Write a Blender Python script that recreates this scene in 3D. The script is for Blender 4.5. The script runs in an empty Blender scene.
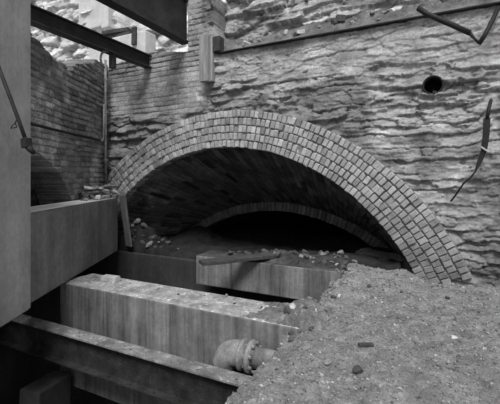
import bpy, bmesh, math, random
import numpy as np
from mathutils import Vector, Matrix

S = bpy.context.scene
COL = S.collection
EYE = 1.5            # camera height above the dirt floor
F, HZ = 370.0, 178.0 # focal length in pixels, horizon row
CA, SA = 0.8919, 0.4523
rng = np.random.default_rng(7)
random.seed(7)

# ------------------------------------------------------------------ frames
def cam2w(xc, t, z):                     # camera-aligned ground frame -> world
    return Vector((xc*CA - t*SA, xc*SA + t*CA, z))
def at(x, y, Y):                         # photo point at wall distance Y
    r = (x-250)/F
    t = Y/(SA*r+CA)
    return Vector((t*(CA*r-SA), Y, EYE+(HZ-y)/F*t))
def att(x, y, t):                        # photo point at camera depth t
    return cam2w((x-250)/F*t, t, EYE+(HZ-y)/F*t)

# ------------------------------------------------------------------ noise
def vnoise(u, v, seed=0):
    r = np.random.default_rng(seed)
    T = r.random((256, 256))
    iu = np.floor(u).astype(int); iv = np.floor(v).astype(int)
    fu = u-iu; fv = v-iv
    fu = fu*fu*(3-2*fu); fv = fv*fv*(3-2*fv)
    g = lambda a, b: T[a % 256, b % 256]
    return (g(iu, iv)*(1-fu)+g(iu+1, iv)*fu)*(1-fv)+(g(iu, iv+1)*(1-fu)+g(iu+1, iv+1)*fu)*fv
def fbm(u, v, seed=0, oct=4, gain=.5):
    a = 1.0; s = 0; n = 0
    for k in range(oct):
        s = s+a*vnoise(u*2**k+17.3*k, v*2**k+5.1*k, seed+k); n += a; a *= gain
    return s/n-.5
def sstep(a, b, x):
    x = np.clip((x-a)/(b-a), 0, 1)
    return x*x*(3-2*x)

# ------------------------------------------------------------------ materials
def material(name, col, rough=.9, scale=6, contrast=.5, bump=.4, bscale=None, tint=False,
             streak=0., spots=0., metallic=0., stretch=(1, 1, 1), fine=.6):
    m = bpy.data.materials.new(name); m.use_nodes = True
    nt = m.node_tree; N = nt.nodes; L = nt.links
    b = N['Principled BSDF']
    b.inputs['Roughness'].default_value = rough
    b.inputs['Metallic'].default_value = metallic
    b.inputs['Specular IOR Level'].default_value = .25
    tc = N.new('ShaderNodeTexCoord')
    mp = N.new('ShaderNodeMapping'); mp.inputs['Scale'].default_value = stretch
    geo = N.new('ShaderNodeNewGeometry')
    L.new(geo.outputs['Position'], mp.inputs['Vector'])
    def noise(sc, det=6, rg=.6, vec=None):
        n = N.new('ShaderNodeTexNoise'); n.inputs['Scale'].default_value = sc
        n.inputs['Detail'].default_value = det; n.inputs['Roughness'].default_value = rg
        L.new(vec or mp.outputs['Vector'], n.inputs['Vector']); return n.outputs['Fac']
    def math_(op, a, bb):
        n = N.new('ShaderNodeMath'); n.operation = op
        for k, q in enumerate((a, bb)):
            if isinstance(q, (int, float)): n.inputs[k].default_value = q
            else: L.new(q, n.inputs[k])
        return n.outputs[0]
    def rng_(x, a0, a1, b0, b1):
        n = N.new('ShaderNodeMapRange'); L.new(x, n.inputs[0])
        for k, q in enumerate((a0, a1, b0, b1)): n.inputs[k+1].default_value = q
        return n.outputs[0]
    f = rng_(noise(scale), .3, .7, 1-contrast, 1+contrast)
    f = math_('MULTIPLY', f, rng_(noise(scale*9, 4, .7), .3, .7, 1-contrast*fine, 1+contrast*fine))
    if streak:
        m2 = N.new('ShaderNodeMapping'); m2.inputs['Scale'].default_value = (5, 5, .22)
        L.new(geo.outputs['Position'], m2.inputs['Vector'])
        f = math_('MULTIPLY', f, rng_(noise(1.0, 7, .7, m2.outputs['Vector']), .36, .68, 1-streak, 1+streak*1.2))
    if spots:
        f = math_('MULTIPLY', f, rng_(noise(scale*3.1, 3), .56, .66, 1, 1+spots))
    f = math_('MULTIPLY', f, col)
    if tint:
        at_ = N.new('ShaderNodeAttribute'); at_.attribute_name = 'tint'
        f = math_('MULTIPLY', f, at_.outputs['Fac'])
    cmb = N.new('ShaderNodeCombineColor')
    for k in range(3): L.new(f, cmb.inputs[k])
    L.new(cmb.outputs[0], b.inputs['Base Color'])
    if bump:
        bp = N.new('ShaderNodeBump'); bp.inputs['Strength'].default_value = bump
        bp.inputs['Distance'].default_value = .02
        L.new(noise(bscale or scale*8, 6, .7), bp.inputs['Height']); L.new(bp.outputs[0], b.inputs['Normal'])
    return m

M = dict(
    stone=material('limestone', 1.0, .95, 3.0, .26, 1.0, 55, tint=True, fine=1.15),
    ring=material('arch_brick', 1.0, .92, 5, .22, .6, 60, tint=True, fine=1.0),
    soot=material('sooty_brick', 1.0, .95, 4, .35, .5, 40, tint=True),  # darker brick for the vault, inner ring and tunnel barrel
    lbrick=material('dark_brick', 1.0, .95, 4, .3, .8, 50, tint=True, fine=1.2),
    far=material('sunlit_stone', 1.0, .95, 2.2, .2, .5, 20, tint=True),
    plaster=material('pale_plaster', .62, .9, 2.5, .18, .2),
    conc=material('stained_concrete', .19, .9, 2.2, .3, .25, 40, streak=.58),
    conc_dark=material('dark_concrete', .215, .9, 1.6, .28, .25, 40, streak=.16),
    conc_soot=material('damp_concrete', .05, .9, 1.6, .3, .25, 40, streak=.2),  # concrete with the shade of the pit put into its colour
    conc_col=material('column_concrete', .42, .9, 2.0, .2, .2, 40, streak=.1),
    conc_top=material('dusty_concrete_top', .34, .95, 5, .5, .7, 50, spots=.8),
    steel=material('dark_steel', .045, .65, 4, .4, .25, 60, metallic=.2),
    rust=material('rusty_steel', .032, .85, 6, .55, .6, 60, spots=.5),
    rusttop=material('dusty_flange', .2, .9, 5, .5, .6, 60, spots=.7),  # paler steel: light on the flange top is put into the colour
    iron=material('cast_iron', .24, .8, 7, .45, .6, 70),
    black=material('black_iron', .02, .6, 8, .4, .3),
    dirt=material('dirt', 1.0, .98, 5, .25, 1.0, 70, tint=True, spots=.2, fine=1.5),
    dirt_dark=material('damp_dirt', .07, .98, 3, .5, .9, 30, spots=.5),
    rock=material('broken_stone', .24, .95, 9, .4, .6, 60),
    rock_pale=material('pale_stone', .52, .95, 9, .3, .5, 60),
    rock_dark=material('dark_stone', .09, .95, 9, .4, .6, 60),
    wood=material('weathered_wood', .33, .9, 3, .35, .5, 30, stretch=(6, 6, .7)),
    wood_grey=material('grey_board', .16, .9, 3, .35, .5, 30, stretch=(6, 6, .7)),
    wood_flat=material('dusty_plank', .065, .9, 3, .4, .5, 30, stretch=(1, 6, 6)),
    wood_dark=material('charred_wood', .06, .9, 4, .5, .6, 30),
)

# ------------------------------------------------------------------ object helpers
def link(name, me, mat, parent=None):
    o = bpy.data.objects.new(name, me); COL.objects.link(o)
    if mat is not None and len(me.materials) == 0: me.materials.append(mat)
    if parent is not None:
        o.parent = parent
        o.matrix_parent_inverse = Matrix.Translation(-parent.location) if parent.type == 'EMPTY' and parent.rotation_euler == parent.rotation_euler else Matrix()
    return o
def thing(name, label, cat, loc, group=None):
    o = bpy.data.objects.new(name, None); COL.objects.link(o); o.empty_display_size = .1
    o.location = loc
    return tag(o, label, cat, group)
def tag(o, label, cat, group=None, kind=None):
    o['label'] = label; o['category'] = cat
    if group: o['group'] = group
    if kind: o['kind'] = kind
    return o
def structure(o, label=None, cat=None):
    o['kind'] = 'structure'
    if label: o['label'] = label
    if cat: o['category'] = cat
    return o
def mesh_np(name, co, faces4, tint=None, smooth=False):
    me = bpy.data.meshes.new(name)
    n = len(co); k = faces4.shape[1]; m = len(faces4)
    me.vertices.add(n); me.vertices.foreach_set('co', np.ascontiguousarray(co, dtype=np.float32).ravel())
    me.loops.add(m*k); me.loops.foreach_set('vertex_index', np.ascontiguousarray(faces4, dtype=np.int32).ravel())
    me.polygons.add(m)
    me.polygons.foreach_set('loop_start', np.arange(0, m*k, k, dtype=np.int32))
    me.polygons.foreach_set('loop_total', np.full(m, k, dtype=np.int32))
    me.update(calc_edges=True)
    me.polygons.foreach_set('use_smooth', np.full(m, smooth, dtype=bool))
    if tint is not None:
        a = me.attributes.new('tint', 'FLOAT', 'POINT')
        a.data.foreach_set('value', np.ascontiguousarray(tint, dtype=np.float32).ravel())
    me.validate()
    return me
def grid_mesh(name, P, mask=None, tint=None, back=None, smooth=True):
    """P: (nu,nv,3) points; mask: (nu,nv) vertices kept; back: vector the open border is pushed along for thickness"""
    nu, nv = P.shape[:2]
    idx = np.arange(nu*nv).reshape(nu, nv)
    if mask is None: mask = np.ones((nu, nv), bool)
    fm = mask[:-1, :-1] & mask[1:, :-1] & mask[1:, 1:] & mask[:-1, 1:]
    q = np.stack([idx[:-1, :-1], idx[1:, :-1], idx[1:, 1:], idx[:-1, 1:]], -1)[fm]
    co = P.reshape(-1, 3); tt = tint.reshape(-1) if tint is not None else None
    if back is not None:
        pad = np.pad(fm, 1)
        E = []
        a = pad[1:-1, 1:-1]
        for sl, c0, c1 in ((pad[:-2, 1:-1], (0, 0), (0, 1)), (pad[2:, 1:-1], (1, 1), (1, 0)),
                           (pad[1:-1, :-2], (1, 0), (0, 0)), (pad[1:-1, 2:], (0, 1), (1, 1))):
            ii, jj = np.nonzero(a & ~sl)
            E.append(np.stack([idx[ii+c0[0], jj+c0[1]], idx[ii+c1[0], jj+c1[1]]], -1))
        E = np.concatenate(E)
        u, inv = np.unique(E, return_inverse=True); inv = inv.reshape(E.shape)
        nb = len(co)
        co = np.concatenate([co, co[u]+np.array(back)])
        if tt is not None: tt = np.concatenate([tt, tt[u]])
        q = np.concatenate([q, np.stack([E[:, 0], E[:, 1], nb+inv[:, 1], nb+inv[:, 0]], -1)])
    used, inv = np.unique(q, return_inverse=True)
    return mesh_np(name, co[used], inv.reshape(q.shape), None if tt is None else tt[used], smooth)
def bm_mesh(name, bm, smooth=False):
    bmesh.ops.recalc_face_normals(bm, faces=bm.faces)
    me = bpy.data.meshes.new(name); bm.to_mesh(me); bm.free()
    if smooth:
        for p in me.polygons: p.use_smooth = True
    return me
def add_box(bm, M4, sx, sy, sz, bev=0.):
    """box centred at the origin of M4"""
    r = bmesh.ops.create_cube(bm, size=1, matrix=M4 @ Matrix.Diagonal((sx, sy, sz, 1)))
    if bev:
        es = list({e for v in r['verts'] for e in v.link_edges})
        bmesh.ops.bevel(bm, geom=es, offset=bev, segments=2, affect='EDGES', profile=.6)
def frame(o, xdir, zdir=(0, 0, 1)):
    x = Vector(xdir).normalized(); z = Vector(zdir); y = z.cross(x).normalized(); z = x.cross(y)
    m = Matrix((x, y, z)).transposed().to_4x4(); m.translation = Vector(o); return m
def tube(bm, pts, r, n=14, cap=True):
    pts = [Vector(p) for p in pts]; rs = r if isinstance(r, (list, tuple)) else [r]*len(pts)
    rings = []; prev = None
    for i, p in enumerate(pts):
        d = (pts[min(i+1, len(pts)-1)]-pts[max(i-1, 0)]).normalized()
        a = prev if prev is not None else (Vector((0, 0, 1)) if abs(d.z) < .9 else Vector((1, 0, 0)))
        a = (a-d*a.dot(d)).normalized(); prev = a; b = d.cross(a)
        rings.append([bm.verts.new(p+(a*math.cos(2*math.pi*k/n)+b*math.sin(2*math.pi*k/n))*rs[i]) for k in range(n)])
    for A, B in zip(rings, rings[1:]):
        for k in range(n): bm.faces.new((A[k], A[(k+1) % n], B[(k+1) % n], B[k]))
    if cap:
        bm.faces.new(rings[0][::-1]); bm.faces.new(rings[-1])
def part_box(name, parent, M4, s, mat, bev=.006):
    bm = bmesh.new(); add_box(bm, M4, *s, bev); return link(name, bm_mesh(name, bm), mat, parent)
def part_tube(name, parent, pts, r, mat, n=14):
    bm = bmesh.new(); tube(bm, pts, r, n); return link(name, bm_mesh(name, bm, True), mat, parent)
T = lambda x, y, z: Matrix.Translation((x, y, z))

# ------------------------------------------------------------------ masonry relief
def masonry(u, z, seed, course, length, amp, groove, wob=.02, lam=.01, tilt=.03, t0=.4, tv=.1, gt=.55, gz=.02, ledge=0., rough=0., rub=None):
    """relief (m) and tint of coursed masonry over arrays u,z"""
    r = np.random.default_rng(seed)
    zz = z+wob*2*fbm(u*1.3, z*.7+3, seed+50, 3)+wob*1.0*fbm(u*6, z*5, seed+51, 4, .65)
    uu = u+wob*3*fbm(u*3+9, z*6, seed+53, 4)
    lo, hi = z.min()-1, z.max()+1
    if rub:                                                          # random rubble: blocky cells of uneven size
        gx, gy = uu/rub[0], zz/rub[1]
        J = r.random((64, 64, 2)); V_ = r.normal(0, 1, (64, 64, 5))
        iy0 = np.floor(gy).astype(int); f1 = np.full(u.shape, 9.); f2 = f1.copy(); ka = np.zeros(u.shape, int); kb = ka.copy(); dzc = np.zeros(u.shape); duc = dzc.copy()
        for oy in (-1, 0, 1):
            iy = iy0+oy; sh = .5*(iy % 2); ix0 = np.floor(gx-sh).astype(int)
            for ox in (-1, 0, 1):
                ix = ix0+ox; a_, b_ = ix % 64, iy % 64
                dx = gx-(ix+sh+.5+.8*(J[a_, b_, 0]-.5)); dy = gy-(iy+.5+.75*(J[a_, b_, 1]-.5))
                d = (np.abs(dx)**3.2+np.abs(dy)**3.2)**(1/3.2)-.10*V_[a_, b_, 4].clip(-1.5, 1.5)
                n1 = d < f1; f2 = np.where(n1, f1, np.minimum(f2, d)); f1 = np.where(n1, d, f1)
                ka = np.where(n1, a_, ka); kb = np.where(n1, b_, kb); dzc = np.where(n1, dy, dzc); duc = np.where(n1, dx, duc)
        gr = sstep(0, gz/rub[1]*1.6, f2-f1); W = V_[ka, kb]
        h = W[..., 0]*amp-dzc*tilt*(.4+np.abs(W[..., 1]))+duc*tilt*.5*W[..., 2]; tn = W[..., 3]*tv
    b = [lo]
    while b[-1] < hi: b.append(b[-1]+r.uniform(*course))
    b = np.array(b); ci = np.clip(np.searchsorted(b, zz)-1, 0, len(b)-2)
    if not rub: h = np.zeros_like(u); tn = np.zeros_like(u); gr = np.zeros_like(u)
    for c in ([] if rub else np.unique(ci)):
        m = ci == c
        e = [u.min()-1-r.uniform(0, length[1])]
        while e[-1] < u.max()+1: e.append(e[-1]+r.uniform(*length))
        e = np.array(e); k = np.clip(np.searchsorted(e, uu[m])-1, 0, len(e)-2)
        n = len(e)
        pr = r.uniform(-1, 1, n)*amp; ti = r.uniform(.1, 1, n)*tilt; tu = r.uniform(-1, 1, n)*tilt*.4; tt = r.normal(0, 1, n)*tv
        fz = (zz[m]-b[c])/(b[c+1]-b[c]); fu = (uu[m]-e[k])/(e[k+1]-e[k])
        dz = np.minimum(fz, 1-fz)*(b[c+1]-b[c]); du = np.minimum(fu, 1-fu)*(e[k+1]-e[k])
        g = np.minimum(sstep(0, gz, dz), .35+.65*sstep(0, gz*.6, du) if ledge else sstep(0, gz*.8, du))
        h[m] = pr[k]+ti[k]*(.5-fz)+tu[k]*(fu-.5); tn[m] = tt[k]; gr[m] = g
    fill = sstep(-.06, .14, fbm(u*1.1+40, z*1.6, seed+60, 3))      # mortar that fills the joints here and there
    h = h*(1-.45*fill)-groove*(1-gr)*(1-.85*fill)
    if lam:
        l1 = fbm(u*2.2+11, z*26, seed+70, 4, .6); l2 = fbm(u*7, z*9, seed+75, 4, .6)
        h = h+lam*1.6*l1+lam*1.3*l2
        ck = np.abs(fbm(u*1.5+70, z*6.5, seed+80, 4, .6))          # ragged bedding cracks
        cm = sstep(.03, .12, fbm(u*.9+20, z*1.3, seed+85, 3))
        h = h-.045*cm*(1-sstep(.0, .016, ck))
        tn = tn+.1*l1
    if ledge:                                                        # flaked plates that step out and break off raggedly
        br = sstep(-.10, .06, fbm(u*1.3+61, z*4.5, seed+96, 4, .6))     # joints that open only in stretches
        h = h+(groove*.9)*(1-gr)*(1-br)
        q = fbm(u*.95+31, z*2.9, seed+101, 5, .60)*9+fbm(u*5, z*9, seed+105, 3)*1.3
        fl = np.floor(q); fr = q-fl
        h = h+ledge*(np.mod(fl*.618+.1*seed, 1)*1.3-.35*fr)
        h = h+ledge*.5*fbm(u*2.5+3, z*3.5, seed+111, 4, .6)
        tn = tn+.22*(np.mod(fl*.618, 1)-.5)+.3*fbm(u*1.6+7, z*2.6, seed+131, 4)+.32*sstep(.09, .17, fbm(u*1.6+90, z*3.2, seed+135, 4))
    if rough:
        rr_ = fbm(u*16, z*26, seed+121, 4, .65)
        h = h+rough*rr_; tn = tn+.35*np.clip(rr_, -.3, .3)
    tint = t0*(1+tn+.16*fbm(u*.9, z*.9, seed+90, 3))*(gt+(1-gt)*np.maximum(gr, .55*fill))
    return h, np.clip(tint, .02, .85)

# ================================================================== BACK WALL with the big arch
WY = 5.5
AX, AZ = -3.27, -2.85+EYE           # centre of the arch
RI, RO = 3.37, 4.00                 # intrados, extrados
RES = .0125
us = np.arange(-6.16, 1.75, RES); zs = np.arange(-1.6, 4.75, RES)
U, Z = np.meshgrid(us, zs, indexing='ij')
LEDGE = 2.155+EYE
h1, t1 = masonry(U, Z, 11, (.09, .23), (.25, 1.1), .018, .028, wob=.07, lam=.018, tilt=.055, t0=.42, tv=.12, gz=.010, ledge=.04, rough=.032, rub=(.62, .14), gt=.8)
h1b, t1b = masonry(U, Z, 12, (.08, .2), (.25, 1.1), .016, .038, wob=.085, lam=.016, tilt=.055, t0=.41, tv=.13, gz=.014, ledge=.05, rough=.03, gt=.7)
cw = sstep(-.05, .05, fbm(U*1.0+5, Z*1.6, 19, 4)); h1 = h1*(1-cw)+h1b*cw; t1 = t1*(1-cw)+t1b*cw
h2, t2 = masonry(U, Z, 23, (.088, .1), (.2, .27), .009, .024, wob=.016, lam=.004, tilt=.014, t0=.39, tv=.13, gz=.014, rough=.014)
h3, t3 = masonry(U, Z, 31, (.13, .26), (.3, .8), .035, .06, wob=.05, lam=.016, tilt=.07, t0=.33, tv=.16, gz=.016, ledge=.035, rough=.03, rub=(.6, .16), gt=.65)
h4, t4 = masonry(U, Z, 37, (.12, .2), (.35, .9), .005, .012, wob=.04, lam=.006, tilt=.012, t0=.43, tv=.09, gz=.014, ledge=.018, rough=.028, rub=(.55, .13), gt=.85)
wb = sstep(-3.5, -3.75, U)*sstep(1.12+EYE, 1.32+EYE, Z+.12*fbm(U*3, Z*3, 5)+.05*U*0)   # brick patch upper left
wr = sstep(-2.9, -4.0, U+.6*fbm(U*2, Z*2, 8))*(1-wb)                                     # deep rubble left of the ring
wp = sstep(1.55+EYE, 1.8+EYE, Z+.35*fbm(U*1.2, Z*2, 9))*(1-wb)*(1-wr)                    # smoother band under the ledge
mix = lambda a, b, w: a*(1-w)+b*w
H = mix(mix(mix(h1, h4, wp), h3, wr), h2, wb); TN = mix(mix(mix(t1, t4, wp), t3, wr), t2, wb)
# damp dark zone above the right foot of the arch and by the corner
dn = fbm(U*1.8, Z*1.8, 4, 4)
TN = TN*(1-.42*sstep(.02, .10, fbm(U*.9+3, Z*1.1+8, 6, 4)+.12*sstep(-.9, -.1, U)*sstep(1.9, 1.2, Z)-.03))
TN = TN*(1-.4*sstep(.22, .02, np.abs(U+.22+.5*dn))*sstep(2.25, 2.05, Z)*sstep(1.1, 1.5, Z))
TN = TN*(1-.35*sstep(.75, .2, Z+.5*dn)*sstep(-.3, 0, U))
# recess where the stove pipe thimble goes through
pc = at(433, 86, WY)
hole = np.hypot(U-pc.x, Z-pc.z) > .112
Rr = np.hypot(U-AX, Z-AZ)
arch = (Rr > RI+.2) 
edge = .05*fbm(U*5, Z*0+1, 77, 3)+.10*fbm(U*1.6, Z*0, 78, 3)
top = np.where(U < -4.06, 2.36+EYE+edge*1.2+.06*np.sin(U*2.1), np.where(U < -3.5, 9, LEDGE))
keep = (Z < top) & hole & arch
H = np.clip(.8*(H-.012), -.09, .09)
nr_ = sstep(RO+.13, RO+.02, Rr)
H = mix(H, np.clip(H, -.03, .03)-.01, nr_)
P = np.stack([U, WY-H, Z], -1)
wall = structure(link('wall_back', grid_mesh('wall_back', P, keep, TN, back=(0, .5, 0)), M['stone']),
                 'tall rubble stone wall pierced by the wide brick arch', 'wall')

# ring bricks ------------------------------------------------------
def brick_template(bev=.16, seg=2):
    bm = bmesh.new(); bmesh.ops.create_cube(bm, size=1)
    bmesh.ops.bevel(bm, geom=bm.edges[:], offset=bev, segments=seg, affect='EDGES', profile=.6)
    co = np.array([v.co[:] for v in bm.verts]); fs = [[v.index for v in f.verts] for f in bm.faces]; bm.free()
    return co, fs
BT, BF = brick_template(.11, 2)
def arch_ring(name, cx, cz, yf, r0, rows, rh, bw, dep, a0, a1, mat, t0, tv, seed, jit=.006, wear=None, gap=.010, damp=0.):
    r = np.random.default_rng(seed); cos, faces, tints = [], [], []; n = 0
    for k in range(rows):
        rm = r0+(k+.5)*rh; N = int((a1-a0)*rm/bw); off = r.uniform(0, 1)
        for i in range(N):
            a = a0+(a1-a0)*(i+off*.0+.5*(k % 2)*1.0)/N+r.normal(0, .0011)
            if wear and r.random() < wear(a, k): continue
            s = np.array([(a1-a0)*rm/N-gap, dep, rh-gap])*r.uniform(.93, 1.03, 3)
            c = BT*s+r.normal(0, .0022, BT.shape)
            tw = r.normal(0, .035); ct, st = math.cos(tw), math.sin(tw)
            x = c[:, 0]*ct-c[:, 2]*st; z = c[:, 0]*st+c[:, 2]*ct
            y = c[:, 1]*1+c[:, 0]*r.normal(0, .06)+c[:, 2]*r.normal(0, .05)
            rad = rm+z+r.normal(0, .003)
            # tangent frame at angle a measured from +x
            er = np.array([math.cos(a), math.sin(a)]); et = np.array([math.sin(a), -math.cos(a)])
            X = cx+er[0]*rad+et[0]*x; Zz = cz+er[1]*rad+et[1]*x; Y = yf+dep/2+y+r.normal(0, jit)
            cos.append(np.stack([X, Y, Zz], -1)); faces += [[q+n for q in f] for f in BF]; n += len(BT)
            tints.append(np.full(len(BT), np.clip(t0*(1+r.normal(0, tv))*(1-damp*float(sstep(.95, .55, a+.05*k))), .03, .8)))
    # mortar bed behind the bricks
    K = 90; pr = []
    for k in range(K+1):
        a = a0+(a1-a0)*k/K
        for rr, yy in ((r0+.012, yf+dep), (r0+.012, yf+.03), (r0+rows*rh-.0, yf+.03), (r0+rows*rh, yf+dep)):
            pr.append((cx+math.cos(a)*rr, yy, cz+math.sin(a)*rr))
    cos.append(np.array(pr)); tints.append(np.full(len(pr), t0*.5))
    for k in range(K):
        for j in range(3):
            q = n+k*4+j; faces.append([q, q+1, q+5, q+4])
    me = bpy.data.meshes.new(name); me.from_pydata(np.concatenate(cos).tolist(), [], faces)
    a = me.attributes.new('tint', 'FLOAT', 'POINT'); a.data.foreach_set('value', np.concatenate(tints).astype(np.float32))
    me.update()
    return link(name, me, mat)
ga = lambda z, R: math.asin((z-AZ)/R)
a0 = ga(.02, RI); a1 = math.pi-ga(.35, RI)
ring = structure(arch_ring('trim_1', AX, AZ, WY-.075, RI, 5, (RO-RI)/5, .083, .3, a0, a1, M['ring'], .40, .17, 3, jit=.007, damp=.4),
                 'five rows of header bricks edging the big arch', 'arch ring')

# splayed vault between the big arch and the lower arch behind it ---
IX, IZ, IY = -3.17, -4.45+EYE, 7.5
IR0, IR1 = 3.72, 3.93
ns, nd = 700, 150
sv = np.linspace(0, 1, ns); dv = np.linspace(0, 1, nd)
b0 = math.asin((-.02-IZ)/IR1); 
A_f = (a0-.06)+(math.pi-2*(a0-.06))*sv; A_b = b0+(math.pi-2*b0)*sv
SS, DD = np.meshgrid(sv, dv, indexing='ij')
xf = AX+RI*np.cos(A_f); zf = AZ+RI*np.sin(A_f); xb = IX+(IR1-.03)*np.cos(A_b); zb = IZ+(IR1-.03)*np.sin(A_b)
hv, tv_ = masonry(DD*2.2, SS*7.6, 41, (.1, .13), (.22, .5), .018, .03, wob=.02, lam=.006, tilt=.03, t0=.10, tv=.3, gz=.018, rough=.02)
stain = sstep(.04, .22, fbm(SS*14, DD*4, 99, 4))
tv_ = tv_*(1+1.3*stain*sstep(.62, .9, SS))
cxx = mix(AX, IX, DD); czz = mix(AZ, IZ, DD)
PX = mix(xf[:, None], xb[:, None], DD); PZ = mix(zf[:, None], zb[:, None], DD); PY = WY+.1+DD*(IY+.1-WY-.1)
nr = np.hypot(PX-cxx, PZ-czz)
PX = PX-(PX-cxx)/nr*hv; PZ = PZ-(PZ-czz)/nr*hv
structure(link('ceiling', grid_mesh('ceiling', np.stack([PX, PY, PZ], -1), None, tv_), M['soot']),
          'dark splayed brick vault narrowing to the lower arch', 'vault')
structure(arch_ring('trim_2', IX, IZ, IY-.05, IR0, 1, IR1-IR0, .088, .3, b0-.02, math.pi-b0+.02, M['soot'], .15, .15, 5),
          'single row of bricks edging the low inner arch', 'arch ring')
# the tunnel beyond
ns, nd = 160, 160
sv = np.linspace(0, 1, ns); dv = np.linspace(0, 1, nd); SS, DD = np.meshgrid(sv, dv, indexing='ij')
ang = b0+(math.pi-2*b0)*SS
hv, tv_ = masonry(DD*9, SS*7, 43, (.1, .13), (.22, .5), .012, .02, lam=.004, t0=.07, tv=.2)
PX = IX+(IR0+.02-hv)*np.cos(ang); PZ = IZ+(IR0+.02-hv)*np.sin(ang); PY = IY+.1+DD*9
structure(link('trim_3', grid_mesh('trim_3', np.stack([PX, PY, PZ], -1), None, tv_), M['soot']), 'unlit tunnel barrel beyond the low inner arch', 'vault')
bm = bmesh.new(); add_box(bm, T(IX, IY+9.2, .3), 9, .3, 3); structure(link('wall_tunnel', bm_mesh('w', bm), M['conc_dark']))

# unseen earth shell round the tunnel, added to keep stray light out
bm = bmesh.new()
add_box(bm, T(-3.2, 11.6, 2.75), 9.2, 11.0, .9); add_box(bm, T(1.05, 11.6, .9), .7, 11.0, 3.6); add_box(bm, T(-7.6, 11.6, .9), .4, 11.0, 3.6)
structure(link('wall_earth', bm_mesh('e', bm), M['dirt_dark']))

# ================================================================== UPPER WALL set back above the ledge
us = np.arange(-3.52, 1.75, .016); zs = np.arange(LEDGE-.3, 4.9, .016)
U, Z = np.meshgrid(us, zs, indexing='ij')
h, t = masonry(U, Z, 61, (.1, .24), (.3, .9), .03, .05, wob=.05, lam=.018, tilt=.06, t0=.42, tv=.14, gz=.02, ledge=.04, rough=.03, rub=(.6, .16), gt=.75)
structure(link('wall_upper', grid_mesh('wall_upper', np.stack([U, WY+.42-h, Z], -1), None, t, back=(0, .4, 0)), M['stone']),
          'rough stone wall set back above the ledge', 'wall')
# dirt bank on the ledge
us = np.arange(-3.5, 1.75, .02); ys = np.linspace(0, 1, 36)
U, V = np.meshgrid(us, ys, indexing='ij')
dd_ = fbm(U*6, V*3, 15, 4, .65)
zz = LEDGE+.015+(.40+.3*fbm(U*1.1, V, 12, 2))*V**.8+.24*fbm(U*5, V*3.5, 13, 5, .65)*np.minimum(1, V*4)
tt = .17*(1+1.2*fbm(U*6, V*4, 14))
structure(link('trim_4', grid_mesh('trim_4', np.stack([U, WY-.01+V*.5-.14*dd_*np.minimum(1, V*5)*np.minimum(1, (1-V)*3), zz], -1), None, tt), M['dirt']), 'dirt bank lying on the wall ledge', 'dirt bank')

# ================================================================== LEFT WALL (in the camera's ground frame)
def lw(s): return -3.0+.0216*(s-5.8)
us = np.arange(3.2, 7.72, .014); zs = np.arange(.0, 4.3, .014)
U, Z = np.meshgrid(us, zs, indexing='ij')
h, t = masonry(U, Z, 71, (.088, .098), (.2, .27), .012, .04, wob=.018, lam=.006, tilt=.02, t0=.235, tv=.2, gz=.016, rough=.02)
peel = sstep(.0, .16, fbm(U*1.7+3, Z*1.2, 72, 4)+.12*sstep(6.2, 5.2, U)-.05)
t = t*(1+.9*peel*(.5+.9*vnoise(U*14, Z*14, 73)))
h = h*(1-.5*peel)+.012*peel*fbm(U*8, Z*8, 74)
tp = np.interp(us, [3.2, 4.9, 5.15, 5.6, 6.2, 6.35, 6.85, 7.1, 7.8], [2.1, 2.05, 1.97, 1.86, 1.8, 1.95, 2.12, 2.26, 2.4])+EYE
tp = (tp+.10*fbm(us*7, us*0, 75, 3))[:, None]
keep = (Z < tp) & (np.hypot(U-4.85, Z-(EYE-1.15)) > 1.55)
Xc = lw(U)+h
P = np.stack([Xc*CA-U*SA, Xc*SA+U*CA, Z], -1)
bk = cam2w(-.55, 0, 0)
structure(link('wall_left', grid_mesh('wall_left', P, keep, t, back=tuple(bk)), M['lbrick']),
          'dark brick side wall with broken top and arched opening', 'wall')
# brickwork at the back of the arched opening
us = np.arange(3.0, 7.0, .02); zs = np.arange(.2, 2.3, .02); U, Z = np.meshgrid(us, zs, indexing='ij')
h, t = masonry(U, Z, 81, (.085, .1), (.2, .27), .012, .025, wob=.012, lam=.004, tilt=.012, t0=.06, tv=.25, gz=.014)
Xc = -3.55+h
structure(link('wall_recess', grid_mesh('wall_recess', np.stack([Xc*CA-U*SA, Xc*SA+U*CA, Z], -1), None, t), M['lbrick']))

# ================================================================== FAR RUIN beyond
FY = 8.2
us = np.arange(-16, -4.6, .04); zs = np.arange(1.0, 8.2, .04); U, Z = np.meshgrid(us, zs, indexing='ij')
h, t = masonry(U, Z, 91, (.22, .36), (.35, .9), .05, .09, wob=.1, lam=.02, tilt=.08, t0=.62, tv=.1, gz=.05, ledge=.06, rough=.06, rub=(.6, .3))
wl = at(117, 29, FY); wr_ = at(131, 29, FY)
keep = ~((U > wl.x) & (U < wr_.x) & (Z > wl.z))
structure(link('wall_far', grid_mesh('wall_far', np.stack([U, FY-h, Z], -1), keep, t, back=(0, .6, 0)), M['far']),
          'pale sunlit stone ruin wall beyond the broken brick', 'wall')
p0 = at(81, 33, FY); p1 = at(105, 12, FY)
bm = bmesh.new(); add_box(bm, T((p0.x+p1.x)/2, FY-.02, p0.z+1.2), p1.x-p0.x, .16, 2.4, .03)
structure(link('trim_5', bm_mesh('p', bm), M['plaster']), 'pale plaster panel on the far ruin wall', 'panel')
p0 = at(107, 31, FY); p1 = at(114, 12, FY)
bm = bmesh.new(); add_box(bm, T((p0.x+p1.x)/2, FY-.06, p0.z+1.2), p1.x-p0.x, .34, 2.4, .03)
structure(link('trim_6', bm_mesh('p', bm), M['plaster']), 'pale window jamb beside the open sky', 'jamb')

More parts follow.
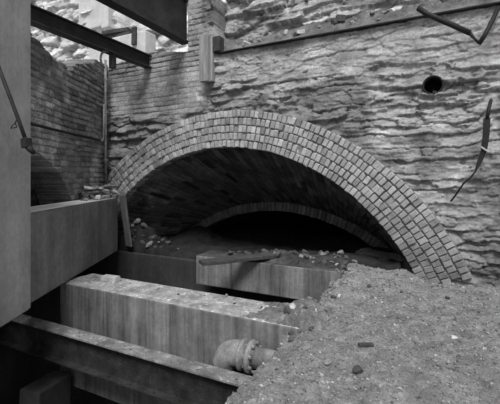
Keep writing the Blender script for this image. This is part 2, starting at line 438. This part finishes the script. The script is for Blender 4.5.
p0 = at(94, 37, 7.62); p1 = at(150, 37, 7.62); PT = at(115, 37, 7.45).z
bm = bmesh.new(); add_box(bm, T((p0.x+p1.x)/2, 7.65, PT-1.5), p1.x-p0.x, .42, 3.0, .04)
structure(link('trim_7', bm_mesh('p', bm), M['plaster']), 'low pale parapet before the far ruin wall', 'parapet')

# ================================================================== FLOORS
us = np.arange(-1.28, 3.2, .016); ys = np.arange(-1.5, 6.6, .02); U, V = np.meshgrid(us, ys, indexing='ij')
z = .12*sstep(3.0, 5.3, V)+.13*sstep(4.4, 5.6, V)*sstep(0., -.5, U)+.05*fbm(U*1.1, V*1.1, 101, 3)+.06*fbm(U*5, V*5, 102, 4, .6)+.035*fbm(U*18, V*18, 103, 3, .6)
z = z-.07*sstep(-1.05, -1.28, U+.12*fbm(V*4, U, 104))
z = z+.05*sstep(-.75, -1.1, U)*sstep(3.1, 3.4, V)
z = z-.03*sstep(.8, 1.0, U)*sstep(3.2, 2.2, V)
t = .245*(1+.4*fbm(U*1.2, V*1.2, 105, 3)+.8*fbm(U*9, V*9, 106, 4, .6))
Ux = U+np.where(U < -1.2, .16*fbm(V*3, U*0+2, 107, 4), 0)*1.0
floor = structure(link('floor', grid_mesh('floor', np.stack([Ux, V, z], -1), None, t, back=(0, 0, -1.9)), M['dirt']),
                  'dirt and gravel covered slab along the pit', 'floor')
# tunnel floor under the arch
us = np.arange(-7.3, .7, .03); ys = np.arange(5.42, 16.6, .03); U, V = np.meshgrid(us, ys, indexing='ij')
z = .10+.10*fbm(U*1.6, V*1.6, 111, 4)+.08*fbm(U*8, V*8, 112, 4)+.12*sstep(-3.2, -2.6, U)*sstep(6.6, 5.9, V)
z = z+.44*np.exp(-((U+5.5)/.5)**2-((V-5.75)/.35)**2)+.28*np.exp(-((U+4.9)/.45)**2-((V-7.0)/.5)**2)+.5*fbm(U*6, V*6, 115, 4, .7)*np.exp(-((U+5.3)/.8)**2-((V-5.8)/.5)**2)+.06*sstep(-3, -1.3, U)
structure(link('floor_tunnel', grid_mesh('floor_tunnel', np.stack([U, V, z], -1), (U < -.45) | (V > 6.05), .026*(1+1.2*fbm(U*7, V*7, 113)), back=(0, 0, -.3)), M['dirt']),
          'dark rubble strewn tunnel floor behind the beams', 'floor')
bm = bmesh.new(); add_box(bm, T(-4.75, 5.5, -.93), 6.9, .3, 1.96, .02)
structure(link('wall_retaining', bm_mesh('w', bm), M['conc_soot']), 'dark concrete retaining wall under the arch', 'wall')
us = np.arange(-9.5, -1.2, .05); ys = np.arange(-2.5, 5.4, .05); U, V = np.meshgrid(us, ys, indexing='ij')
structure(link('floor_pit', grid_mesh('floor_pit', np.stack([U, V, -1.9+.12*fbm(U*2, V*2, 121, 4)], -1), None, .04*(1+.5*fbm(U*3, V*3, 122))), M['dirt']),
          'dark pit bottom under the beams', 'floor')
q = frame(cam2w(-3.62, 4.8, -.95), cam2w(0, 1, 0))
bm = bmesh.new(); add_box(bm, q, 9.5, .3, 1.96, .02)
structure(link('wall_pit', bm_mesh('w', bm), M['conc_soot']), 'dark pit wall below the side wall', 'wall')

# ================================================================== CONCRETE
fw = cam2w(-.035, 1, 0)                              # run of the left beam
def face_pt(t, z, d=0): return cam2w(-2.5-.035*(t-5.2)-d, t, z)
def box8(bm, pts):
    v = [bm.verts.new(p) for p in pts]
    for f in ((0, 1, 2, 3), (7, 6, 5, 4), (0, 4, 5, 1), (1, 5, 6, 2), (2, 6, 7, 3), (3, 7, 4, 0)): bm.faces.new([v[k] for k in f])
def rough_box(name, pts, mat, parent, bev=.018, cuts=0, amp=0):
    bm = bmesh.new(); box8(bm, pts); bmesh.ops.recalc_face_normals(bm, faces=bm.faces)
    bmesh.ops.bevel(bm, geom=bm.edges[:], offset=bev, segments=2, affect='EDGES')
    return link(name, bm_mesh(name, bm), mat, parent)
SOF, TOPZ = .085, EYE-.39
fr = thing('concrete_beam', 'massive dark concrete beam with its square column at left', 'concrete beam', face_pt(5.2, SOF))
rough_box('beam', [face_pt(4.0, SOF), face_pt(7.2, SOF), face_pt(7.2, SOF, .42), face_pt(4.0, SOF, .42),
                   face_pt(4.0, TOPZ), face_pt(7.2, TOPZ), face_pt(7.2, TOPZ, .42), face_pt(4.0, TOPZ, .42)], M['conc_dark'], fr)
dl = rough_box('dust_layer', [face_pt(4.12, TOPZ-.004, .012), face_pt(7.17, TOPZ-.004, .012), face_pt(7.17, TOPZ-.004, .41), face_pt(4.12, TOPZ-.004, .41),
                   face_pt(4.12, TOPZ+.012, .014), face_pt(7.17, TOPZ+.012, .014), face_pt(7.17, TOPZ+.012, .41), face_pt(4.12, TOPZ+.012, .41)], M['plaster'], fr, .006)  # pale strip on the beam top, skylight painted into its colour
cz0 = SOF-.03
rough_box('column', [face_pt(3.45, cz0, -.045), face_pt(4.09, cz0, -.045), face_pt(4.09, cz0, .45), face_pt(3.45, cz0, .45),
                     face_pt(3.45, 3.75, -.045), face_pt(4.09, 3.75, -.045), face_pt(4.09, 3.75, .45), face_pt(3.45, 3.75, .45)], M['conc_col'], fr)['label'] = 'paler square concrete column'

def xbeam(name, label, x0, x1, y0, y1, z0, z1, topz=.012, tm='conc_top'):
    o = thing(name, label, 'concrete beam', ((x0+x1)/2, (y0+y1)/2, z0))
    bm = bmesh.new(); add_box(bm, T((x0+x1)/2, (y0+y1)/2, (z0+z1)/2), x1-x0, y1-y0, z1-z0, .015)
    link('beam_body', bm_mesh('b', bm), M['conc'], o)
    us = np.arange(x0+.005, x1-.004, .02); ys = np.linspace(y0+.008, y1-.008, 30); U, V = np.meshgrid(us, ys, indexing='ij')
    e = np.minimum(np.minimum(V-y0, y1-V), .05)/.05
    z = z1-.002+topz*(.5+1.4*fbm(U*6, V*6, 131, 4))*e+.02*np.maximum(0, fbm(U*2, V*3, 132, 4))*e
    l = link('dust_layer', grid_mesh('d', np.stack([U, V, np.maximum(z, z1+.001)], -1), None, None, back=(0, 0, -.012)), M[tm], o)
    l['label'] = 'dusty gritty top surface'
    return o
MT = .06
xbeam('concrete_beam', 'streaked concrete beam spanning the pit behind the steel beam', -4.64, -1.17, 3.36, 3.92, -1.3, MT)
BT_ = .27
xbeam('concrete_beam', 'short pale streaked concrete beam under the arch carrying the plank', -3.42, -1.12, 4.85, 5.33, -.18, BT_, tm='dirt_dark')

# ================================================================== STEEL
def ibeam(name, label, p0, p1, w, hgt, tf, tw, mat, topmat=None, end=None):
    """p0,p1: ends of the bottom centre line"""
    p0, p1 = Vector(p0), Vector(p1); L = (p1-p0).length; mid = (p0+p1)/2
    o = thing(name, label, 'steel beam', mid)
    q = frame(mid, p1-p0)
    part_box('bottom_flange', o, q @ T(0, 0, tf/2), (L, w, tf), mat, .004)
    part_box('web', o, q @ T(0, 0, hgt/2), (L, tw, hgt-2*tf+.002), mat, 0)
    part_box('top_flange', o, q @ T(0, 0, hgt-tf/2), (L, w, tf), topmat or mat, .004)
    return o, q, L
BX = -5.0
ob, q, L = ibeam('steel_beam', 'slim dark steel beam crossing above the broken brick side wall', (BX, 1.6, 2.13+EYE), (BX, WY+.12, 2.13+EYE), .16, .24, .02, .016, M['steel'])
hp = Vector((BX-.02, 0, 0)); 
h0 = att(91, 47, 6.95); h1_ = att(91, 58, 6.95)
part_box('hanger', ob, T(BX, 4.62, 2.02+EYE), (.1, .08, .26), M['steel'], .006)
part_tube('conduit_loop', ob, [Vector((BX+.03, 4.5, 2.14+EYE))+Vector((0, -.16*math.sin(a), -.16+.16*math.cos(a))) for a in np.linspace(0, 2.6, 14)], .018, M['iron'])
g1 = at(184, 42.5, WY)
ob2, q2, L2 = ibeam('steel_girder', 'deep dark steel girder ending at the wall beside the timber post', (g1.x-.02, 2.8, g1.z), (g1.x-.02, WY+.1, g1.z), .2, .8, .03, .02, M['steel'])
sb, q3, L3 = ibeam('steel_beam', 'wide rusty steel beam lowest in front of the streaked concrete beam', (-6.2, 2.99, -.72), (-1.15, 2.99, -.72), .18, .375, .022, .018, M['rust'], M['rusttop'])
for k in range(14):
    xx = -5.9+k*.33
    bm = bmesh.new(); add_box(bm, T(xx, 2.93, -.693), .03, .03, .012, .004); link('rivet', bm_mesh('r', bm), M['rust'], sb)

# lower concrete sill in the pit corner
bm = bmesh.new(); a = att(28, 392, 4.4); b = att(62, 372, 4.9)
add_box(bm, frame((a+b)/2-Vector((0, 0, .3)), b-a), (b-a).length, .3, .6, .02)
tag(link('concrete_footing', bm_mesh('f', bm), M['conc_soot']), 'concrete footing low in the pit under the rusty beam', 'footing')

# ================================================================== PIPE with elbow and flanges
PZ_, PY_ = -.225, 3.2; PR = .098
pe = thing('elbow_pipe', 'rusty iron pipe with flanged elbow poking out of the slab edge', 'pipe', (-1.45, PY_, PZ_))
part_tube('pipe', pe, [(-1.62, PY_, PZ_), (-.9, PY_, PZ_)], PR, M['iron'], 28)
def flange(x, r, w, name, nb=8):
    f = part_tube(name, pe, [(x-w/2, PY_, PZ_), (x+w/2, PY_, PZ_)], r, M['iron'], 32)
    for k in range(nb):
        a = 2*math.pi*(k+.5)/nb
        bm = bmesh.new(); c = Vector((x, PY_+math.cos(a)*r*.83, PZ_+math.sin(a)*r*.83))
        tube(bm, [c+Vector((-.04, 0, 0)), c+Vector((.05, 0, 0))], .016, 6)
        b_ = link('bolt', bm_mesh('b', bm), M['iron'], f)
        b_.matrix_parent_inverse = Matrix.Translation(-pe.location); b_.matrix_parent_inverse = Matrix()
        b_.matrix_parent_inverse = (Matrix.Translation(pe.location) @ f.matrix_parent_inverse).inverted()
    return f
flange(-1.60, .156, .04, 'pipe_flange')
flange(-1.69, .15, .035, 'elbow_flange', 0)
ce = Vector((-1.76, PY_, PZ_))
pts = [(-1.66, PY_, PZ_), (-1.76, PY_, PZ_)]
rb = .15
for a in np.linspace(.15, math.pi/2, 9):
    pts.append((-1.76-rb*math.sin(a), PY_, PZ_-rb+rb*math.cos(a)))
rr = [.118, .122]+[.124]*8+[.122]
part_tube('elbow', pe, pts, rr, M['iron'], 28)
part_tube('elbow_rim', pe, [(-1.91, PY_, PZ_-rb+.01), (-1.91, PY_, PZ_-rb-.04)], .118, M['iron'], 28)
part_tube('drop_pipe', pe, [(-1.91, PY_, PZ_-rb), (-1.91, PY_, -1.85)], .09, M['iron'], 24)
bm = bmesh.new(); add_box(bm, T(-1.44, 3.17, -1.085), .2, .18, 1.5, .02)
tag(link('pipe_support', bm_mesh('s', bm), M['conc']), 'small concrete block standing under the pipe flange', 'support block')

# ================================================================== WALL FITTINGS
tp_ = at(205.5, 40, WY); bt_ = at(216, 83, WY)
w_ = bt_.x-tp_.x
po = thing('timber_post', 'short pale timber post fixed upright on the wall at the ledge end', 'post', ((tp_.x+bt_.x)/2, WY-.12, bt_.z))
part_box('post_face', po, T((tp_.x+bt_.x)/2-.02, WY-.15, (tp_.z+bt_.z)/2), (w_*.82, .10, tp_.z-bt_.z), M['wood'], .008)
part_box('backing_board', po, T((tp_.x+bt_.x)/2-.01, WY-.05, (tp_.z+bt_.z)/2+.0), (w_*1.0, .12, (tp_.z-bt_.z)*.96), M['wood'], .008)
part_box('dark_block', po, T(bt_.x+.06, WY-.02, tp_.z-.14), (.14, .16, .26), M['wood_dark'], .01)  # dark piece standing in for the shadow right of the post
bm = bmesh.new(); add_box(bm, T(-.9, WY-.03, LEDGE+.008), 5.1, .07, .018, .003)
tag(link('ledge_strip', bm_mesh('s', bm), M['rust']), 'long thin dark strip along the wall ledge', 'strip')

pc.y = WY
co = thing('pipe_thimble', 'round dark metal pipe hole set in the stone wall upper right', 'pipe hole', pc)
bm = bmesh.new()
prof = [(.108, -.06), (.128, -.06), (.130, -.045), (.118, .0), (.118, .3), (.108, .3)]
n = 40; R_ = [[bm.verts.new((pc.x+math.cos(2*math.pi*k/n)*r_, WY+y_, pc.z+math.sin(2*math.pi*k/n)*r_)) for k in range(n)] for r_, y_ in prof]
for i in range(len(prof)):
    A, B = R_[i], R_[(i+1) % len(prof)]
    for k in range(n): bm.faces.new((A[k], A[(k+1) % n], B[(k+1) % n], B[k]))
link('collar', bm_mesh('c', bm, True), M['black'], co)
part_tube('back_plate', co, [(pc.x, WY+.27, pc.z), (pc.x, WY+.3, pc.z)], .117, M['black'], 32)
part_box('paper_scrap', co, T(pc.x+.02, WY+.24, pc.z-.03) @ Matrix.Rotation(.3, 4, 'Y'), (.05, .02, .03), M['plaster'], .002)

# bent bar and strut, upper right
Yb = WY-.35
br = thing('bent_bar', 'dark bent steel bar with a short strut in the top right corner', 'bracket', at(479, 42, Yb))
part_tube('bar', br, [at(418, 8, Yb), at(427, 14, Yb), at(450, 24, Yb), at(470, 33, Yb)], .034, M['black'], 8)
part_tube('bar_tip', br, [at(469, 32.5, Yb), at(475, 39, Yb), at(479.5, 43.5, Yb)], [.026, .014, .016], M['black'], 8)
part_tube('strut', br, [at(479, 44, Yb), at(486, 33, Yb), at(494, 17, Yb+.1), at(500, 4, Yb+.4)], .026, M['black'], 8)
# hanging tapered strap with wire, right edge
Ys = WY-.25
st = thing('hanging_strap', 'black tapered strap ending in a thin curved wire by right edge', 'strap', at(476, 172, Ys))
bm = bmesh.new(); pa = [(487, 118, 6), (486, 135, 6), (484, 150, 5.5), (479.5, 162, 4.5), (475.5, 171, 2)]
vv = []
for (x, y, w) in pa:
    c = at(x, y, Ys); w *= .0118/2
    vv.append([bm.verts.new(c+Vector(d)) for d in ((-w, -.012, 0), (w, -.012, 0), (w, .012, 0), (-w, .012, 0))])
for A, B in zip(vv, vv[1:]):
    for k in range(4): bm.faces.new((A[k], A[(k+1) % 4], B[(k+1) % 4], B[k]))
bm.faces.new(vv[0]); bm.faces.new(vv[-1])
link('strap_blade', bm_mesh('s', bm), M['black'], st)
part_box('buckle', st, frame(at(485, 149.5, Ys-.02), at(489, 153, Ys)-at(481, 148, Ys)), (.11, .03, .018), M['rock_pale'], .003)
part_tube('wire', st, [at(475.7, 171, Ys), at(471, 177, Ys), at(464, 183, Ys), at(459, 190, Ys+.06), at(455, 196, Ys+.12), at(451, 201, Ys+.2)], .011, M['black'], 8)
part_tube('hook', st, [at(487, 119, Ys), at(489, 108, Ys), at(491, 100, Ys+.28)], .02, M['black'], 8)

# conduit on the side wall
cd = thing('conduit', 'thin iron conduit running along the brick side wall into the corner', 'conduit', cam2w(-2.9, 7.5, EYE+.3))
cpt = lambda x, y, d=.05: (lambda s: cam2w(lw(s)+d, s, EYE+(HZ-y)/F*s))((-3.0+d-.0216*5.8)/((x-250)/F-.0216))
part_tube('long_run', cd, [cpt(26, 122.5), cpt(60, 131), cpt(88, 137.5), cpt(100, 140.5)], .02, M['black'], 10)
part_tube('riser', cd, [cpt(105.5, 60, .06), cpt(105.5, 100, .06), cpt(105.5, 150, .06), cpt(106, 186, .06)], .024, M['iron'], 10)
part_tube('bend', cd, [cpt(99, 140.4), cpt(102.5, 141), cpt(103.6, 138), cpt(103.8, 128), cpt(103.9, 104)], .018, M['iron'], 10)
for y in (80, 112, 160):
    part_box('clip', cd, T(*cpt(105.5, y, .05)), (.08, .08, .04), M['iron'], .004)

# hanging rod in front of the column
tr = 3.25
hr = thing('hanging_rod', 'black rod with a clamp hanging before the column at left edge', 'rod', att(28, 147, tr))
part_tube('rod', hr, [att(-4, 60, tr), att(10, 97, tr), att(19, 121, tr), att(26, 141, tr)], .017, M['black'], 10)
part_box('clamp', hr, frame(att(26.5, 143, tr), att(27, 149, tr)-att(26, 138, tr), (0, 1, 0)), (.09, .07, .07), M['black'], .012)
part_tube('tail', hr, [att(27, 146, tr), att(30, 149, tr), att(34, 153, tr)], [.026, .03, .02], M['black'], 8)
part_tube('wire', hr, [att(18, 118, tr), att(15, 123, tr), att(17, 127, tr), att(13, 128, tr)], .006, M['black'], 6)
part_tube('wire', hr, [att(15, 123, tr), att(12, 126, tr), att(11, 129, tr)], .005, M['black'], 6)

# ================================================================== BOARDS AND PLANKS
def board(name, label, a, b, w, th, mat, up=(0, 0, 1), cat='board', group=None):
    a, b = Vector(a), Vector(b); bm = bmesh.new(); L = (b-a).length
    add_box(bm, Matrix.Identity(4), L, w, th, min(.006, th*.2))
    bmesh.ops.subdivide_edges(bm, edges=[e for e in bm.edges if abs(e.verts[0].co.x-e.verts[1].co.x) > L*.5], cuts=8)
    for v in bm.verts:
        f = fbm(np.array([v.co.x*3]), np.array([v.co.y*4+v.co.z]), 140, 2)[0]
        v.co.z += .02*f; v.co.x += .03*fbm(np.array([v.co.y*30]), np.array([v.co.x*2]), 141, 2)[0]
    q = frame((a+b)/2, b-a, up)
    o = link(name, bm_mesh(name, bm), mat); o.matrix_world = q
    return tag(o, label, cat, group)
board('plank', 'long dusty plank lying aslant on the pale beam under the arch', (-2.90, 4.22, .335), (-1.98, 5.36, .345), .20, .05, M['wood_flat'], cat='plank')
board('leaning_board', 'narrow upright board leaning at the end of the dark concrete beam', at(129, 246, 5.33), at(122.5, 195, 5.2), .17, .05, M['wood_grey'], up=(-.3, -1, 0))
board('charred_board', 'longer dark charred board lying on the far pale parapet', (at(97, 36, 7.6).x, 7.6, PT+.07), (at(131, 36, 7.7).x, 7.72, PT+.10), .22, .13, M['wood_dark'])
board('charred_board', 'shorter dark charred board lying across the longer one on the parapet', (at(103, 36, 7.5).x, 7.53, PT+.205), (at(127, 36, 7.6).x, 7.7, PT+.225), .2, .1, M['wood_dark'])
board('stub_board', 'small dark upright board against the pale parapet', (at(134, 40, 7.4).x, 7.40, PT-.35), (at(134, 40, 7.4).x, 7.42, PT+.12), .15, .06, M['wood_dark'], up=(0, -1, 0))
board('stick', 'small dark stick lying on the open dirt floor', at(358.5, 345.5, 2.80)+Vector((0, 0, .0)), at(373, 345, 2.86), .035, .025, M['wood_dark'], cat='stick')

us = np.arange(-2.75, -1.12, .016); ys = np.arange(4.87, 5.75, .016); U, V = np.meshgrid(us, ys, indexing='ij')
e = sstep(-2.75, -2.2, U)*sstep(4.87, 5.02, V)*sstep(5.75, 5.4, V)
z = BT_-.01+(.07+.14*fbm(U*2.2, V*3, 151, 3)+.12*fbm(U*11, V*11, 152, 4, .65))*e
tag(link('debris', grid_mesh('debris', np.stack([U, V, z], -1), z > BT_-.005, .06*(1+1.6*fbm(U*13, V*13, 153, 4)), back=(0, 0, -.03)), M['dirt']),
    'dark crumbled debris heaped along the pale beam top', 'debris', kind='stuff')

us = np.arange(-1.95, -.88, .014); ys = np.arange(3.365, 3.98, .014); U, V = np.meshgrid(us, ys, indexing='ij')
e = sstep(-1.95, -1.3, U+.3*fbm(V*5, U*5, 161))*np.clip(np.minimum(V-3.365, 3.98-V)/.06, 0, 1)*sstep(-.88, -1.05, U)
z = MT-.006-.09*sstep(-1.2, -.9, U)+(.04+.16*fbm(U*8, V*8, 162, 5, .7)+.075*sstep(-1.5, -1.2, U))*e
tag(link('dirt_spill', grid_mesh('dirt_spill', np.stack([U, V, z], -1), (z > MT) | (U > -1.2), .2*(1+1.2*fbm(U*13, V*13, 163, 4)), back=(0, 0, -.02)), M['dirt']),
    'dirt spilled from the slab over the streaked beam end', 'dirt', kind='stuff')

# ================================================================== LOOSE STONES
def rock_mesh(seed, flat=.6, brick=False):
    r = random.Random(seed); bm = bmesh.new()
    for k in range(18):
        v = Vector((r.gauss(0, 1), r.gauss(0, 1), r.gauss(0, 1))).normalized()
        bm.verts.new(Vector((v.x*.5, v.y*.38, v.z*.5*flat))*r.uniform(.82, 1.08))
    res = bmesh.ops.convex_hull(bm, input=bm.verts[:])
    bmesh.ops.delete(bm, geom=[v for v in bm.verts if not v.link_faces], context='VERTS')
    bmesh.ops.bevel(bm, geom=bm.edges[:], offset=.025, segments=1, affect='EDGES')
    zmin = min(v.co.z for v in bm.verts)
    for v in bm.verts: v.co.z -= zmin
    return bm_mesh('broken_stone', bm)
RM = {}
for key, mt in (('a', 'rock'), ('p', 'rock_pale'), ('d', 'rock_dark')):
    RM[key] = []
    for k in range(7):
        me = rock_mesh(k+{'a': 0, 'p': 20, 'd': 40}[key], [.5, .7, .45, .6, .8, .5, .4][k]); me.materials.append(M[mt]); RM[key].append(me)
PROTO = {k: [bpy.data.objects.new('broken_stone', m) for m in v] for k, v in RM.items()}
dg = None
def ground_z(x, y, default):
    hit = bpy.context.scene.ray_cast(DG, Vector((x, y, default+.9)), Vector((0, 0, -1)))
    return hit[1].z if hit[0] and hit[1].z > default-.5 else default
PLACED = []
def rock(p, size, label, key='a', group=None, k=None, name='broken_stone', cat='stone', rot=None, tilt=.25, sq=1., free=False):
    for (pp, ss) in PLACED:
        if group and not free and (Vector(p)-pp).length < .31*(size+ss): return None
    PLACED.append((Vector(p), size))
    o = random.choice(PROTO[key]).copy() if k is None else PROTO[key][k].copy()
    o.name = name; COL.objects.link(o); o.location = p
    o.rotation_euler = (random.uniform(-tilt, tilt), random.uniform(-tilt, tilt), random.uniform(0, 6.28) if rot is None else rot)
    o.scale = (size, size, size*sq); return tag(o, label, cat, group)
bpy.context.view_layer.update(); DG = bpy.context.evaluated_depsgraph_get()

# pile at the left foot of the arch
for i in range(90):
    x = random.gauss(-5.35, .38); y = random.uniform(5.44, 6.0); x = min(max(x, -6.0), -4.2)
    z = ground_z(x, y, .2)
    rock((x, y, z-.02), random.uniform(.08, .27)*(1.0 if x < -4.9 else .7), 'loose broken stone in the heap behind the leaning board', random.choice('addd'), 'rubble heap under the arch at left', tilt=.6)
# debris on the far pale beam and at its back
for i in range(80):
    x = random.uniform(-3.0, -1.15); y = random.uniform(5.0, 5.85); z = ground_z(x, y, .2)
    rock((x, y, z-.015), random.uniform(.06, .16), 'loose stone in the debris along the pale beam top', random.choice('aaddp' if i % 5 == 0 else 'addd'), 'debris along the pale beam', tilt=.6)
for i in range(22):
    s = 6.42+.68*((i*.618) % 1); d = .08+.28*((i*.381) % 1)
    rock(face_pt(s, TOPZ+.01+(i//8)*.085, d), random.uniform(.2, .34), 'large broken stone heaped at the arch end of the dark beam', random.choice('aadp'), 'stones heaped on the dark beam end', tilt=.4, sq=.6, free=True)
# stones on the end of the left beam
for i in range(40):
    s = random.uniform(6.1, 7.12); d = random.uniform(.06, .36); c = face_pt(s, TOPZ+.005+(.16*max(0, (s-6.5)/.6) if i % 2 else 0)*(d/.36), d)
    rock(c, random.uniform(.12, .34)*(.45+.6*(s-6.1)), 'broken stone on the far end of the dark beam', random.choice('aadp'), 'stones on the dark beam end', tilt=.5, sq=.6)
# specks on the streaked beam
for i in range(36):
    x = random.uniform(-4.5, -1.5); y = random.uniform(3.42, 3.88); 
    rock((x, y, MT+.003), random.uniform(.015, .05), 'small stone chip on top of the streaked beam', random.choice('aapd'), 'stone chips on the streaked beam', tilt=.3)
# specks on the steel flange
for i in range(16):
    rock((random.uniform(-5, -1.4), random.uniform(2.93, 3.06), -.345), random.uniform(.015, .03), 'small chip lying on the rusty beam flange', random.choice('apd'), 'chips on the rusty beam')
# along the broken slab edge
for i in range(70):
    y = random.uniform(3.2, 5.3); x = -1.26+abs(random.gauss(0, .14)); z = ground_z(x, y, .05)
    rock((x, y, z-.01), random.uniform(.025, .1), 'stone on the crumbling slab edge above the pit', random.choice('aaddap'), 'stones on the slab edge', tilt=.5)
# at the foot of the wall
for i in range(26):
    x = random.uniform(-.9, 1.3); y = random.uniform(4.7, 5.36); z = ground_z(x, y, .1)
    rock((x, y, z-.01), random.uniform(.03, .09), 'small stone at the foot of the big arch', random.choice('aadp'), 'stones at the arch foot', tilt=.4)
# on the ledge and wall tops
for i in range(34):
    x = random.uniform(-3.3, .6); v = random.uniform(.15, .8); z = ground_z(x, WY+v*.5, LEDGE+.2)
    rock((x, WY+v*.5, z-.01), random.uniform(.05, .17), 'loose stone on the dirt bank above the ledge', random.choice('aadp'), 'stones on the ledge', tilt=.5)
for i in range(12):
    s = 4.9+i*.12; c = cam2w(lw(s)-.15, s, 0); z = ground_z(c.x, c.y, 3.4)
    rock((c.x, c.y, z-.03), random.uniform(.1, .24), 'broken brick lump on the side wall top', random.choice('dda'), 'lumps on the side wall top', tilt=.5)
# single stones that stand out
def on_floor(x, y, size, label, key, **kw):
    t = EYE*F/(y-HZ); p = cam2w((x-250)/F*t, t, 0)
    for _ in range(4):
        z = ground_z(p.x, p.y, .1); t = (EYE-z)*F/(y-HZ); p = cam2w((x-250)/F*t, t, z)
    return rock((p.x, p.y, ground_z(p.x, p.y, .1)-.006), size, label, key, **kw)
on_floor(453, 338, .085, 'white flat stone on the dirt at right, brightest there', 'p', k=2, rot=.2, tilt=.05)
on_floor(484, 350, .04, 'small white stone on the dirt at the far right', 'p', k=1)
on_floor(328, 365, .09, 'flat grey flake on the near dirt beside the pit edge', 'a', k=6, rot=1.0)
on_floor(358, 372, .11, 'dark lump right of the grey flake on the near dirt', 'd', k=0, rot=.9)
on_floor(456, 320, .07, 'pale dusty stone in the middle right of the dirt', 'a', k=4)
on_floor(316, 313, .05, 'white chip at the slab edge beside the streaked beam end', 'p', k=1)
on_floor(292, 321, .12, 'light lump on the streaked beam end at the slab edge', 'p', k=3)
on_floor(391, 264+12, .07, 'pale stone below the right foot of the inner arch', 'p', k=2)
on_floor(349, 268, .06, 'bright chip at the pale beam end by the slab', 'p', k=5)
on_floor(440, 325, .05, 'tiny pale pebble left of the white flat stone', 'a', k=5)
on_floor(394, 325, .05, 'small pale stone in the centre of the dirt floor', 'p', k=5)
# bricks
def brick(p, rot, label, mat, s=(.21, .1, .065), tilt=0.):
    bm = bmesh.new(); add_box(bm, T(0, 0, s[2]/2), *s, .008)
    for v in bm.verts: v.co += Vector((random.gauss(0, .002),)*3)
    o = link('brick', bm_mesh('brick', bm), M[mat]); o.location = p; o.rotation_euler = (tilt, tilt*.6, rot)
    return tag(o, label, 'brick')
pb = at(107, 277, 3.66); brick((pb.x, 3.72, MT+.004), .05, 'whole brick lying on the left end of the streaked beam', 'rock_pale', (.25, .11, .07))
pb = at(304, 318, 3.5); brick((-1.33, 3.62, MT+.02), .9, 'dark brick lump on streaked beam top at the slab', 'rock_dark', tilt=.3)
pb = at(247, 47, WY+.1); zq = ground_z(pb.x, WY+.1, LEDGE+.1); brick((pb.x, WY+.1, zq-.01), .7, 'tilted pale brick on the wall ledge right of the post', 'rock_pale', (.17, .12, .07), .5)
pb = at(301, 35, WY+.15); zq = ground_z(pb.x, WY+.15, LEDGE+.1); brick((pb.x, WY+.15, zq), .2, 'small pale brick on the ledge above the arch crown', 'rock_pale', (.13, .09, .06), .1)
pb = at(340, 25, WY+.2); zq = ground_z(pb.x, WY+.2, LEDGE+.1); brick((pb.x, WY+.2, zq), .4, 'dark brick sitting on the ledge, farthest right', 'rock_dark', (.14, .1, .1), .15)

# gravel over the dirt floor: uncountable
ic = bmesh.new(); bmesh.ops.create_icosphere(ic, subdivisions=1, radius=1)
IC = np.array([v.co[:] for v in ic.verts]); IF = np.array([[v.index for v in f.verts] for f in ic.faces]); ic.free()
fz = np.zeros(len(floor.data.vertices)*3); floor.data.vertices.foreach_get('co', fz); fz = fz.reshape(-1, 3); fz = fz[(fz[:, 2] > -.3) & (fz[:, 1] > .6) & (fz[:, 1] < 5.5) & (fz[:, 0] < 2.2)]
n = 14000; w = 1/(1.0+.0*fz[:, 1]); sel = rng.choice(len(fz), n, replace=False)
c = fz[sel]; sz = np.exp(rng.normal(-4.95, .5, n)); sz = np.clip(sz, .003, .014)
ax = rng.uniform(.6, 1.3, (n, 1, 3)); co_ = IC[None]*ax*rng.uniform(.8, 1.2, (n, len(IC), 1))*sz[:, None, None]
co_[..., 2] *= .75
co_ = co_+c[:, None, :]+np.array([0, 0, 1.])*(sz*.35)[:, None, None]
ff = (IF[None]+(np.arange(n)*len(IC))[:, None, None]).reshape(-1, 3)
tt = np.repeat(np.clip(.225*np.exp(rng.normal(0, .38, n)), .06, .5), len(IC))
tag(link('gravel', mesh_np('gravel', co_.reshape(-1, 3), ff, tt), M['ring']), 'fine gravel strewn over the dirt floor', 'gravel', kind='stuff')

# ================================================================== LIGHT, WORLD, CAMERA
w = bpy.data.worlds.new('overcast'); S.world = w; w.use_nodes = True
bg = w.node_tree.nodes['Background']; bg.inputs['Color'].default_value = (1, 1, 1, 1); bg.inputs['Strength'].default_value = .5
sd = bpy.data.lights.new('sun', 'SUN'); sd.energy = 3.3; sd.angle = math.radians(24)
so = bpy.data.objects.new('sun', sd); COL.objects.link(so); so.location = (0, -3, 9)
so.rotation_euler = Vector((-.20, .53, -.82)).to_track_quat('-Z', 'Y').to_euler()
cd_ = bpy.data.cameras.new('camera'); cam = bpy.data.objects.new('camera', cd_); COL.objects.link(cam)
cd_.sensor_width = 36; cd_.lens = F/500*36; cd_.shift_y = -(202-HZ)/500; cd_.clip_start = .05
cam.location = (0, 0, EYE); cam.rotation_euler = (math.pi/2, 0, math.atan2(SA, CA))
S.camera = cam
vs = S.view_settings; vs.view_transform = 'Standard'; vs.look = 'None'; vs.gamma = 1; vs.use_curve_mapping = False; vs.exposure = 0.0
